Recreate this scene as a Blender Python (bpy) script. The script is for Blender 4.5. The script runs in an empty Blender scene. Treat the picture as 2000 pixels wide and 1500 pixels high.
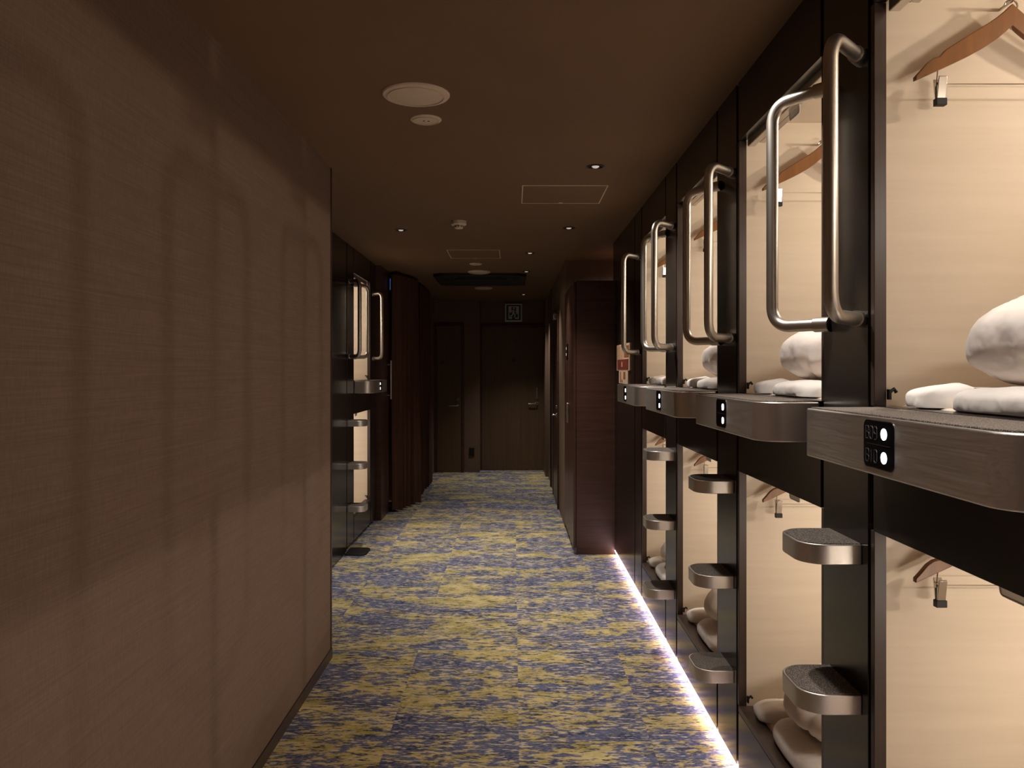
import bpy, bmesh, math, random
from mathutils import Vector, Matrix, noise

SC = bpy.context.scene
COL = SC.collection
PI = math.pi

# ------------------------------------------------------------------ camera
cam_d = bpy.data.cameras.new('camera')
cam = bpy.data.objects.new('camera', cam_d)
COL.objects.link(cam)
cam.location = (0, 0, 1.405)
cam.rotation_euler = (PI / 2, 0, 0)
cam_d.sensor_fit = 'HORIZONTAL'
cam_d.sensor_width = 36
cam_d.lens = 36 * 1570 / 2000
cam_d.shift_x = -3 / 2000
cam_d.shift_y = -25 / 2000
cam_d.clip_start = 0.02
SC.camera = cam

# ------------------------------------------------------------------ world, exposure
w = bpy.data.worlds.new('world')
SC.world = w
w.use_nodes = True
w.node_tree.nodes['Background'].inputs[0].default_value = (0.9, 0.75, 0.6, 1)
w.node_tree.nodes['Background'].inputs[1].default_value = 0.0
SC.view_settings.view_transform = 'Standard'
SC.view_settings.look = 'None'
SC.view_settings.gamma = 1
SC.view_settings.exposure = 0.0
SC.view_settings.use_curve_mapping = False
SC.cycles.use_denoising = True
SC.cycles.max_bounces = 8
SC.cycles.diffuse_bounces = 5
SC.cycles.glossy_bounces = 4
SC.cycles.sample_clamp_indirect = 4

CAPSULE_W = 1.8          # ceiling lamp inside each capsule
BEAM_W = 17              # added spot in each capsule, throws light patches on the left wall
READ_W = 1.6             # reading light on each capsule's near wall
SPOT_W = 62              # corridor downlights
SPOT_FAR_W = 50
STRIP_E = 24             # floor strip emission


# ------------------------------------------------------------------ materials
def lin(r, g, b):
    f = lambda c: ((c / 255 + 0.055) / 1.055) ** 2.4 if c > 10 else c / 255 / 12.92
    return (f(r), f(g), f(b), 1)


class NT:
    def __init__(self, name):
        self.m = bpy.data.materials.new(name)
        self.m.use_nodes = True
        self.t = self.m.node_tree
        self.b = self.t.nodes['Principled BSDF']

    def n(self, typ, **kw):
        nd = self.t.nodes.new(typ)
        for k, v in kw.items():
            setattr(nd, k, v)
        return nd

    def l(self, a, b):
        self.t.links.new(a, b)

    def val(self, sock, v):
        if isinstance(v, (int, float, tuple)):
            sock.default_value = v
        else:
            self.l(v, sock)

    def math(self, op, a, b=None, c=None, clamp=False):
        nd = self.n('ShaderNodeMath', operation=op, use_clamp=clamp)
        for i, v in enumerate((a, b, c)):
            if v is not None:
                self.val(nd.inputs[i], v)
        return nd.outputs[0]

    def mix(self, f, a, b):
        nd = self.n('ShaderNodeMix', data_type='RGBA')
        self.val(nd.inputs[0], f)
        self.val(nd.inputs[6], a)
        self.val(nd.inputs[7], b)
        return nd.outputs[2]

    def coords(self, scale=(1, 1, 1)):
        tc = self.n('ShaderNodeTexCoord')
        mp = self.n('ShaderNodeMapping')
        self.l(tc.outputs['Object'], mp.inputs[0])
        mp.inputs['Scale'].default_value = scale
        return mp.outputs[0]

    def noise(self, vec, scale=1.0, detail=3.0, rough=0.5):
        nd = self.n('ShaderNodeTexNoise')
        self.l(vec, nd.inputs['Vector'])
        nd.inputs['Scale'].default_value = scale
        nd.inputs['Detail'].default_value = detail
        nd.inputs['Roughness'].default_value = rough
        return nd.outputs[0]

    def ramp(self, f, lo, hi):
        nd = self.n('ShaderNodeMapRange')
        self.val(nd.inputs[0], f)
        nd.inputs[1].default_value = lo
        nd.inputs[2].default_value = hi
        return nd.outputs[0]

    def bump(self, h, strength=0.2, dist=0.002):
        nd = self.n('ShaderNodeBump')
        self.l(h, nd.inputs['Height'])
        nd.inputs['Strength'].default_value = strength
        nd.inputs['Distance'].default_value = dist
        self.l(nd.outputs[0], self.b.inputs['Normal'])


def plain(name, rgb, rough=0.5, metal=0.0, spec=0.5, noise_amt=0.06, nscale=30, emis=None, es=0):
    N = NT(name)
    c = lin(*rgb)
    f = N.noise(N.coords(), nscale, 2)
    dark = tuple(x * (1 - noise_amt * 2) for x in c[:3]) + (1,)
    lite = tuple(min(1, x * (1 + noise_amt * 2)) for x in c[:3]) + (1,)
    N.l(N.mix(f, dark, lite), N.b.inputs['Base Color'])
    N.b.inputs['Roughness'].default_value = rough
    N.b.inputs['Metallic'].default_value = metal
    N.b.inputs['Specular IOR Level'].default_value = spec
    if emis:
        N.b.inputs['Emission Color'].default_value = emis
        N.b.inputs['Emission Strength'].default_value = es
    return N.m


def grain(name, a, b, rough, scale, spec=0.5, lo=0.3, hi=0.7, bumpv=0.0, fine=None, detail=4.0):
    """wood / laminate: streaks, short scale axis = along the streak"""
    N = NT(name)
    f = N.ramp(N.noise(N.coords(scale), 1, detail, 0.6), lo, hi)
    c = N.mix(f, lin(*a), lin(*b))
    if fine:
        f2 = N.ramp(N.noise(N.coords(fine), 1, 2, 0.5), 0.3, 0.7)
        c2 = N.mix(f2, tuple(x * 0.85 for x in lin(*a)[:3]) + (1,), lin(*b))
        c = N.mix(0.45, c, c2)
    N.l(c, N.b.inputs['Base Color'])
    N.b.inputs['Roughness'].default_value = rough
    N.b.inputs['Specular IOR Level'].default_value = spec
    if bumpv:
        N.bump(f, bumpv, 0.001)
    return N.m


def carpet_mat():
    N = NT('carpet')
    tc = N.n('ShaderNodeTexCoord')
    sep = N.n('ShaderNodeSeparateXYZ')
    N.l(tc.outputs['Object'], sep.inputs[0])
    x, y = sep.outputs[0], sep.outputs[1]
    tx = N.math('FLOOR', N.math('DIVIDE', N.math('SUBTRACT', x, 0.02), 0.5))
    ty = N.math('FLOOR', N.math('DIVIDE', N.math('SUBTRACT', y, 0.05), 1.0))
    cid = N.n('ShaderNodeCombineXYZ')
    N.l(tx, cid.inputs[0]); N.l(ty, cid.inputs[1])
    wn = N.n('ShaderNodeTexWhiteNoise', noise_dimensions='2D')
    N.l(cid.outputs[0], wn.inputs['Vector'])
    off = N.n('ShaderNodeVectorMath', operation='SCALE')
    N.l(wn.outputs['Color'], off.inputs[0]); off.inputs['Scale'].default_value = 0.35
    add = N.n('ShaderNodeVectorMath', operation='ADD')
    N.l(tc.outputs['Object'], add.inputs[0]); N.l(off.outputs[0], add.inputs[1])

    def mp(sc, loc=(0, 0, 0)):
        m_ = N.n('ShaderNodeMapping')
        N.l(add.outputs[0], m_.inputs[0])
        m_.inputs['Scale'].default_value = sc
        m_.inputs['Location'].default_value = loc
        return m_.outputs[0]
    patch = N.noise(mp((2.4, 6.0, 1)), 1, 3.0, 0.5)
    fleck = N.noise(mp((17, 46, 1)), 1, 3.0, 0.65)
    fleck2 = N.noise(mp((20, 70, 1), (5, 3, 0)), 1, 2.5, 0.6)
    tone = N.noise(mp((7, 14, 1), (9, 1, 0)), 1, 3, 0.6)
    hue = N.noise(mp((60, 120, 1), (2, 7, 0)), 1, 1, 0.5)
    s = N.math('ADD', N.math('MULTIPLY', N.math('SUBTRACT', patch, 0.525), 1.6),
               N.math('MULTIPLY', N.math('SUBTRACT', fleck, 0.5), 1.45))
    f = N.ramp(s, -0.05, 0.07)
    blue = N.mix(N.ramp(tone, 0.35, 0.65), lin(60, 72, 104), lin(116, 126, 162))
    blue = N.mix(N.ramp(hue, 0.45, 0.75), blue, lin(158, 148, 164))
    blue = N.mix(N.ramp(fleck2, 0.55, 0.63), blue, lin(232, 222, 196))
    yel = N.mix(N.ramp(tone, 0.35, 0.62), lin(184, 168, 92), lin(236, 216, 156))
    yel = N.mix(N.ramp(hue, 0.5, 0.75), yel, lin(232, 218, 172))
    yel = N.mix(N.ramp(fleck2, 0.43, 0.36), yel, lin(84, 80, 88))
    N.l(N.mix(f, blue, yel), N.b.inputs['Base Color'])
    N.b.inputs['Roughness'].default_value = 0.95
    N.b.inputs['Specular IOR Level'].default_value = 0.1
    N.bump(N.noise(mp((150, 300, 1)), 1, 2), 0.5, 0.003)
    return N.m


def wallpaper_mat():
    N = NT('woven_wallpaper')
    f = N.ramp(N.noise(N.coords((3, 3, 300)), 1, 4, 0.7), 0.2, 0.8)
    g = N.ramp(N.noise(N.coords((240, 260, 30)), 1, 2, 0.6), 0.3, 0.7)
    h = N.ramp(N.noise(N.coords((1.2, 1.2, 60)), 1, 3, 0.5), 0.3, 0.7)
    c = N.mix(f, lin(106, 88, 74), lin(135, 114, 98))
    c = N.mix(N.math('MULTIPLY', g, 0.35), c, lin(88, 70, 57))
    c = N.mix(N.math('MULTIPLY', h, 0.16), c, lin(134, 104, 86))
    N.l(c, N.b.inputs['Base Color'])
    N.b.inputs['Roughness'].default_value = 0.72
    N.b.inputs['Specular IOR Level'].default_value = 0.25
    N.bump(f, 0.12, 0.001)
    return N.m


def brushed(name, rgb, rough, axis):
    N = NT(name)
    sc = {'y': (380, 7, 380), 'z': (160, 160, 3), 'none': (20, 20, 20)}[axis]
    if axis == 'none':
        N.b.inputs['Base Color'].default_value = lin(*rgb)
        N.b.inputs['Metallic'].default_value = 1
        N.b.inputs['Roughness'].default_value = rough
        return N.m
    f = N.noise(N.coords(sc), 1, 3, 0.6)
    c = lin(*rgb)
    N.l(N.mix(f, tuple(v * 0.85 for v in c[:3]) + (1,), c), N.b.inputs['Base Color'])
    N.b.inputs['Metallic'].default_value = 1
    r = N.n('ShaderNodeMapRange')
    N.l(f, r.inputs[0])
    r.inputs[1].default_value = 0.3; r.inputs[2].default_value = 0.7
    r.inputs[3].default_value = rough - 0.06; r.inputs[4].default_value = rough + 0.08
    N.l(r.outputs[0], N.b.inputs['Roughness'])
    return N.m


def mat_speck():
    N = NT('anti_slip_mat')
    f = N.ramp(N.noise(N.coords(), 420, 2, 0.7), 0.45, 0.62)
    N.l(N.mix(f, lin(62, 55, 50), lin(150, 138, 126)), N.b.inputs['Base Color'])
    N.b.inputs['Roughness'].default_value = 0.85
    N.bump(f, 0.4, 0.001)
    return N.m


def cloth_mat(name, rgb):
    N = NT(name)
    f = N.noise(N.coords((1, 1, 1)), 14, 4, 0.6)
    c = lin(*rgb)
    N.l(N.mix(f, tuple(v * 0.93 for v in c[:3]) + (1,), c), N.b.inputs['Base Color'])
    N.b.inputs['Roughness'].default_value = 0.9
    N.b.inputs['Sheen Weight'].default_value = 0.1
    N.bump(N.noise(N.coords((1, 1, 1)), 9, 3, 0.6), 0.5, 0.02)
    return N.m


def emit(name, rgb, e):
    N = NT(name)
    N.b.inputs['Base Color'].default_value = rgb
    N.b.inputs['Emission Color'].default_value = rgb
    N.b.inputs['Emission Strength'].default_value = e
    return N.m


M = dict(
    carpet=carpet_mat(), wallpaper=wallpaper_mat(),
    ceiling=plain('ceiling_paint', (126, 100, 76), 0.75, nscale=3, noise_amt=0.03, spec=0.3),
    endwall=plain('brown_vinyl', (118, 95, 76), 0.6, noise_amt=0.08, nscale=60),
    black=grain('black_laminate', (30, 25, 23), (40, 34, 31), 0.2, (90, 90, 1.2), spec=0.5),
    groove=plain('black_groove', (10, 8, 7), 0.6),
    jamb=grain('dark_jamb', (58, 45, 38), (70, 56, 48), 0.4, (200, 200, 1.0)),
    beige=grain('pale_laminate', (216, 201, 180), (228, 213, 193), 0.5, (1.4, 1.4, 26), lo=0.25, hi=0.75, spec=0.3),
    wood=grain('dark_wood_laminate', (62, 41, 33), (98, 66, 52), 0.33, (1.2, 1.2, 30), fine=(4, 4, 160)),
    door=grain('door_laminate', (98, 76, 54), (112, 88, 64), 0.5, (60, 60, 1.5)),
    steel_y=brushed('brushed_steel_shelf', (228, 222, 214), 0.42, 'y'),
    steel_z=brushed('brushed_steel_tube', (204, 198, 188), 0.36, 'none'),
    chrome=brushed('chrome', (200, 196, 190), 0.2, 'none'),
    mat=mat_speck(),
    panel=plain('black_glass', (10, 11, 16), 0.12),
    digits=plain('grey_digits', (58, 55, 58), 0.5, noise_amt=0),
    white_led=emit('white_led', (0.75, 0.84, 1, 1), 14),
    strip=emit('floor_strip_light', (1, 0.74, 0.80, 1), STRIP_E),
    capsule_lamp=emit('capsule_lamp', (1, 0.82, 0.62, 1), 6),
    lamp_lens=emit('downlight_lens', (1, 0.9, 0.82, 1), 0.35),
    cotton=cloth_mat('white_cotton', (236, 228, 220)),
    pillowc=cloth_mat('pillow_cotton', (232, 220, 210)),
    mattress=cloth_mat('mattress_cover', (214, 200, 182)),
    hanger=grain('hanger_wood', (112, 72, 34), (136, 88, 42), 0.35, (40, 40, 3)),
    rubber=plain('black_rubber', (18, 17, 16), 0.6),
    cream=plain('cream_plastic', (226, 208, 184), 0.5, noise_amt=0.02),
    darkplastic=plain('dark_plastic', (24, 20, 18), 0.5),
    white=plain('white_plastic', (226, 222, 216), 0.35, noise_amt=0.01),
    green=plain('exit_green', (14, 92, 62), 0.4, noise_amt=0.02),
    curtain=grain('brown_curtain', (70, 44, 31), (98, 62, 43), 0.9, (120, 120, 2)),
    red=plain('notice_red', (128, 54, 34), 0.5),
    paper=plain('notice_cream', (228, 196, 164), 0.5),
    tan=plain('notice_tan', (160, 96, 50), 0.5),
    blueled=emit('blue_led', (0.1, 0.2, 0.7, 1), 0.25),
)
g = bpy.data.materials.new('clear_acrylic'); g.use_nodes = True
gb = g.node_tree.nodes['Principled BSDF']
gb.inputs['Base Color'].default_value = (0.95, 0.92, 0.9, 1)
gb.inputs['Roughness'].default_value = 0.15
gb.inputs['Transmission Weight'].default_value = 0.4
M['acrylic'] = g


# ------------------------------------------------------------------ mesh helpers
def box(bm, x0, x1, y0, y1, z0, z1):
    if x0 > x1: x0, x1 = x1, x0
    if y0 > y1: y0, y1 = y1, y0
    v = [bm.verts.new(p) for p in ((x0, y0, z0), (x1, y0, z0), (x1, y1, z0), (x0, y1, z0),
                                   (x0, y0, z1), (x1, y0, z1), (x1, y1, z1), (x0, y1, z1))]
    for q in ((0, 3, 2, 1), (4, 5, 6, 7), (0, 1, 5, 4), (1, 2, 6, 5), (2, 3, 7, 6), (3, 0, 4, 7)):
        bm.faces.new([v[i] for i in q])


def prism(bm, pts, a0, a1, axis='z'):
    """extrude a closed polygon of 2-D points between a0 and a1 on the axis"""
    def P(p, a):
        return {'z': (p[0], p[1], a), 'y': (p[0], a, p[1]), 'x': (a, p[0], p[1])}[axis]
    lo = [bm.verts.new(P(p, a0)) for p in pts]
    hi = [bm.verts.new(P(p, a1)) for p in pts]
    n = len(pts)
    bm.faces.new(lo[::-1]); bm.faces.new(hi)
    for i in range(n):
        bm.faces.new((lo[i], lo[(i + 1) % n], hi[(i + 1) % n], hi[i]))


def lathe(bm, prof, c=(0, 0, 0), n=32, flip=False):
    rings = []
    for r, z in prof:
        rings.append([bm.verts.new((c[0] + r * math.cos(2 * PI * i / n), c[1] + r * math.sin(2 * PI * i / n), c[2] + z)) for i in range(n)] if r > 1e-6 else [bm.verts.new((c[0], c[1], c[2] + z))])
    for a, b in zip(rings, rings[1:]):
        for i in range(n):
            j = (i + 1) % n
            if len(a) == 1 and len(b) == 1: continue
            if len(a) == 1: bm.faces.new((a[0], b[j], b[i]))
            elif len(b) == 1: bm.faces.new((a[i], a[j], b[0]))
            else: bm.faces.new((a[i], a[j], b[j], b[i]))


def fillet(pts, r, n=8):
    pts = [Vector(p) for p in pts]
    out = [pts[0]]
    for a, b, c in zip(pts, pts[1:], pts[2:]):
        u = (a - b).normalized(); v = (c - b).normalized()
        ang = u.angle(v)
        t = min(r / math.tan(ang / 2), (a - b).length * 0.49, (c - b).length * 0.49)
        p0, p1 = b + u * t, b + v * t
        for k in range(n + 1):
            s = k / n
            out.append(p0 * (1 - s) ** 2 + b * 2 * s * (1 - s) * 0.85 + (p0 + p1) * 0.5 * 2 * s * (1 - s) * 0.15 + p1 * s ** 2)
    out.append(pts[-1])
    return out


def tube(bm, pts, r, n=14):
    pts = [Vector(p) for p in pts]
    t0 = (pts[1] - pts[0]).normalized()
    up = Vector((0, 0, 1)) if abs(t0.z) < 0.9 else Vector((0, 1, 0))
    nrm = (up - t0 * up.dot(t0)).normalized()
    rings = []
    for i, p in enumerate(pts):
        a = pts[max(i - 1, 0)]; b = pts[min(i + 1, len(pts) - 1)]
        t = (b - a).normalized()
        nrm = (nrm - t * nrm.dot(t)).normalized()
        bi = t.cross(nrm)
        rings.append([bm.verts.new(p + (nrm * math.cos(2 * PI * k / n) + bi * math.sin(2 * PI * k / n)) * r) for k in range(n)])
    for a, b in zip(rings, rings[1:]):
        for k in range(n):
            bm.faces.new((a[k], a[(k + 1) % n], b[(k + 1) % n], b[k]))
    bm.faces.new(rings[0][::-1]); bm.faces.new(rings[-1])


def obj(name, bm, mat, parent=None, loc=(0, 0, 0), bevel=0, smooth=False, seg=2):
    bmesh.ops.remove_doubles(bm, verts=bm.verts, dist=1e-6)
    bmesh.ops.recalc_face_normals(bm, faces=bm.faces)
    me = bpy.data.meshes.new(name)
    bm.to_mesh(me); bm.free()
    me.materials.append(M[mat] if isinstance(mat, str) else mat)
    o = bpy.data.objects.new(name, me)
    COL.objects.link(o)
    o.location = loc
    if parent: o.parent = parent
    if smooth or bevel:
        for p in me.polygons: p.use_smooth = True
        me.set_sharp_from_angle(angle=math.radians(38))
    if bevel:
        m_ = o.modifiers.new('bevel', 'BEVEL')
        m_.width = bevel; m_.segments = seg; m_.limit_method = 'ANGLE'; m_.angle_limit = math.radians(50)
    return o


def NB(): return bmesh.new()


def bx(name, x0, x1, y0, y1, z0, z1, mat, parent=None, bevel=0):
    b = NB(); box(b, x0, x1, y0, y1, z0, z1)
    return obj(name, b, mat, parent, bevel=bevel)


def tag(o, label, cat, group=None, kind=None):
    if label: o['label'] = label
    if cat: o['category'] = cat
    if group: o['group'] = group
    if kind: o['kind'] = kind
    return o


def struct(o):
    o['kind'] = 'structure'
    return o


def thing(name, label, cat, loc=(0, 0, 0), group=None):
    o = bpy.data.objects.new(name, None)
    o.empty_display_size = 0.05
    COL.objects.link(o)
    o.location = loc
    return tag(o, label, cat, group)


KIDS = {}


def dup(root, loc, label, group=None):
    """copy a thing with its parts and sub-parts"""
    def rec(o, parent):
        c = o.copy(); COL.objects.link(c); c.parent = parent
        for ch in [q for q in allobs if q.parent == o]:
            rec(ch, c)
        return c
    allobs = list(COL.objects)
    r = rec(root, None)
    r.location = loc
    r['label'] = label
    if group: r['group'] = group
    return r


# ------------------------------------------------------------------ the shell
CEIL = 2.40
XL, XR, XLL = -0.895, 0.776, -1.29     # left wall, capsule face, recessed left capsule face
PITCH = 1.04
POST0 = 1.735                          # near edge of the post nearest the camera
PW = 0.295                             # post width
YEND = 11.43

struct(bx('floor', -2.6, 3.0, -1.6, 12.2, -0.08, 0.0, 'carpet'))
struct(bx('ceiling', -2.6, 3.0, -1.6, 12.2, CEIL, CEIL + 0.1, 'ceiling'))
struct(bx('wall_left', XL - 0.12, XL, -1.5, 3.93, 0, CEIL, 'wallpaper'))
struct(bx('trim_1', XL - 0.125, XL + 0.004, 3.93, 3.947, 0, CEIL, 'jamb'))
struct(bx('baseboard_left', XL, XL + 0.007, -1.5, 3.945, 0, 0.05, 'jamb', bevel=0.002))
struct(bx('wall_behind', -1.6, 3.0, -1.6, -1.5, 0, CEIL, 'wallpaper'))
struct(bx('wall_left_return', -2.6, XL - 0.12, 3.6, 3.93, 0, CEIL, 'black'))
struct(bx('wall_back', -0.52, 0.60, YEND, YEND + 0.12, 0, CEIL, 'endwall'))
struct(bx('wall_back_left', -1.5, -0.47, 11.18, YEND, 0, CEIL, 'endwall'))
# right side beyond the cabinet
struct(bx('wall_right', 0.462, 0.757, 7.22, YEND + 0.1, 0, CEIL, 'endwall'))
struct(bx('wall_right_recess', 0.758, 1.6, 7.25, 7.35, 0, CEIL, 'endwall'))
struct(bx('wall_right_return', 1.35, 3.0, 6.18, 6.28, 0, CEIL, 'wallpaper'))

# recessed left run: glossy dark panels from the return to the ladder post
b = NB(); box(b, XLL - 0.03, XLL, 3.93, 5.02, 0.012, CEIL)
struct(obj('wall_left_panel', b, 'black', bevel=0.002))
b = NB(); box(b, XLL - 0.03, XLL, 5.03, 6.205, 0.012, CEIL)
struct(obj('wall_left_panel', b, 'black', bevel=0.002))
struct(bx('wall_left_backing', XLL - 0.06, XLL - 0.031, 3.93, 6.2, 0, CEIL, 'groove'))
struct(bx('wall_left_end', XLL - 0.3, XLL + 0.045, 7.56, 8.02, 0, CEIL, 'wood'))
struct(bx('wall_left_far', -1.5, -1.10, 8.75, 11.18, 0, CEIL, 'endwall'))
struct(bx('wall_left_behind_curtain', -2.4, -1.56, 8.02, 8.75, 0, CEIL, 'groove'))
# right face panel between the cabinet and the farthest post, and the wall behind the camera end
struct(bx('wall_right_panel', XR, XR + 0.03, POST0 + 3 * PITCH + PW + 0.01, 6.26, 0.035, CEIL, 'black', bevel=0.002))
struct(bx('wall_right_panel', XR, XR + 0.03, -1.5, -1.385, 0.03, CEIL, 'black'))

# ------------------------------------------------------------------ capsules
ORD = ['nearest the camera', 'second from the camera', 'third from the camera', 'farthest from the camera']
OPEN = PITCH - PW      # opening width


def make_capsule(s, kind):
    """local frame: x inward = s*u, y=0 at the far post's near edge, opening y from -OPEN to 0"""
    up = kind == 'upper'
    z_open0, z_open1 = (1.33, 2.20) if up else (0.25, 1.06)
    z_in0, z_in1 = (1.24, 2.265) if up else (0.16, 1.135)
    t = thing('sleeping_capsule', '-', 'capsule')
    X = lambda u: s * u
    D = 1.98
    e = 0.010
    def part(name, u0, u1, y0, y1, z0, z1, m, bevel=0):
        return bx(name, X(u0), X(u1), y0, y1, z0, z1, m, t, bevel)
    part('side_wall', 0.03, D, e, e + 0.012, z_in0, z_in1, 'beige')
    part('side_wall', 0.03, D, -OPEN - e - 0.012, -OPEN - e, z_in0, z_in1, 'beige')
    part('back_panel', D, D + 0.02, -OPEN - 0.022, 0.022, z_in0, z_in1, 'beige')
    part('ceiling_panel', 0.03, D, -OPEN - 0.02, 0.02, z_in1, z_in1 + 0.015, 'beige')
    part('floor_panel', 0.03, D, -OPEN - 0.02, 0.02, z_in0 - 0.015, z_in0, 'beige')
    # dark opening frame
    part('opening_frame', 0.002, 0.028, -0.002, 0.016, z_open0, z_open1, 'jamb', 0.001)
    part('opening_frame', 0.002, 0.028, -OPEN - 0.016, -OPEN + 0.002, z_open0, z_open1, 'jamb', 0.001)
    if up:
        part('header_panel', 0.0, 0.028, -OPEN + 0.001, -0.001, z_open1, CEIL, 'black', 0.0015)
        part('sill', 0.0, 0.045, -OPEN, 0.0, 1.235, z_open0, 'black')
    else:
        part('header_panel', 0.0, 0.028, -OPEN + 0.001, -0.001, z_open1, 1.232, 'black', 0.0015)
        part('apron_panel', 0.0, 0.028, -OPEN + 0.001, -0.001, 0.035, z_open0 - 0.022, 'black', 0.0015)
        part('sill', 0.0, 0.05, -OPEN + 0.001, -0.001, z_open0 - 0.02, z_open0, 'jamb')
    # little latch at the foot of the far jamb
    b = NB()
    zl = z_open0 + 0.014
    box(b, X(0.028), X(0.034), -0.014, -0.002, zl, zl + 0.022)
    tube(b, [(X(0.032), -0.009, zl + 0.016), (X(0.041), -0.009, zl + 0.023), (X(0.046), -0.009, zl + 0.015)], 0.0042, 8)
    obj('latch', b, 'rubber', t, bevel=0.001)
    # ceiling lamp
    b = NB()
    zc = z_in1
    cx, cy = X(0.60), -OPEN / 2
    lathe(b, [(0, -0.0), (0.055, 0), (0.055, -0.02), (0.045, -0.028), (0.04, -0.022), (0, -0.022)], (cx, cy, zc), 24)
    lb = obj('lamp_housing', b, 'cream', t, smooth=True)
    b = NB(); lathe(b, [(0, -0.0265), (0.036, -0.0265), (0.036, -0.023), (0, -0.023)], (cx, cy, zc), 24)
    obj('lamp_lens', b, 'capsule_lamp', lb)
    ld = bpy.data.lights.new('capsule_light', 'POINT')
    ld.energy = CAPSULE_W; ld.color = (1, 0.91, 0.81); ld.shadow_soft_size = 0.03
    lo = bpy.data.objects.new('capsule_light', ld)
    COL.objects.link(lo); lo.parent = t
    lo.location = (cx, cy, (2.19 if up else 1.085))
    sd = bpy.data.lights.new('added_patch_beam', 'SPOT')  # added beam through the opening, makes the patches on the left wall
    sd.energy = BEAM_W; sd.color = (1, 0.84, 0.68); sd.shadow_soft_size = 0.018
    sd.spot_size = math.radians(84); sd.spot_blend = 0.5
    so = bpy.data.objects.new('added_patch_beam', sd)
    COL.objects.link(so); so.parent = t
    so.location = (X(0.975), cy, (2.185 if up else 1.085))
    so.rotation_euler = Vector((-s, 0, -0.28)).to_track_quat('-Z', 'Y').to_euler()
    b = NB(); lathe(b, [(0, 0), (0.042, 0), (0.042, -0.012), (0.03, -0.03), (0, -0.036)], (X(1.0), cy, zc), 20)
    obj('added_beam_housing', b, 'darkplastic', t, smooth=True)  # made-up housing for the added beam
    # reading light on the near side wall
    zr = z_in0 + 0.62
    yw = -OPEN - e
    rb = part('reading_light', 0.26, 0.54, yw + 0.0005, yw + 0.022, zr - 0.04, zr + 0.04, 'cream', 0.006)
    bx('diffuser', X(0.28), X(0.52), yw + 0.0225, yw + 0.026, zr - 0.025, zr + 0.025, 'capsule_lamp', rb, 0.001)
    ld = bpy.data.lights.new('reading_lamp', 'AREA')
    ld.shape = 'RECTANGLE'; ld.size = 0.24; ld.size_y = 0.05
    ld.energy = READ_W; ld.color = (1, 0.91, 0.81)
    lo = bpy.data.objects.new('reading_lamp', ld)
    COL.objects.link(lo); lo.parent = t
    lo.location = (X(0.4), yw + 0.034, zr); lo.rotation_euler = (PI / 2 - 0.35, 0, 0)
    return t


def make_blind(s, kind):
    t = thing('roller_blind', '-', 'blind')
    z = 2.20 if kind == 'upper' else 1.06
    y0, y1 = -OPEN + 0.01, -0.006
    b = NB(); box(b, s * 0.030, s * 0.055, y0, y1, z - (0.022 if kind == 'upper' else -0.002), z + 0.03)
    obj('housing', b, 'steel_y', t, bevel=0.003)
    b = NB(); tube(b, [(s * 0.068, y0 + 0.01, z + 0.012), (s * 0.068, y1 - 0.01, z + 0.012)], 0.019, 16)
    obj('rolled_blind', b, 'darkplastic', t, smooth=True)
    b = NB(); prism(b, [(s * 0.060, z - 0.018), (s * 0.078, z - 0.02), (s * 0.082, z - 0.012), (s * 0.06, z - 0.008)], y0 + 0.03, y1 - 0.035, 'y')
    obj('bottom_bar', b, 'steel_y', t, bevel=0.002)
    b = NB()
    c = -0.41
    zb = z - (0.046 if kind == 'upper' else 0.034)
    tube(b, fillet([(s * 0.05, c + 0.04, z - 0.012), (s * 0.052, c + 0.04, zb), (s * 0.052, c - 0.04, zb), (s * 0.05, c - 0.04, z - 0.012)], 0.008, 5), 0.0024, 8)
    tp = obj('pull_tab', b, 'white', t, smooth=True)
    b = NB(); box(b, s * 0.05, s * 0.053, c - 0.036, c + 0.036, zb + 0.002, zb + 0.022)
    obj('plate', b, 'acrylic', tp)
    return t


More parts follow.
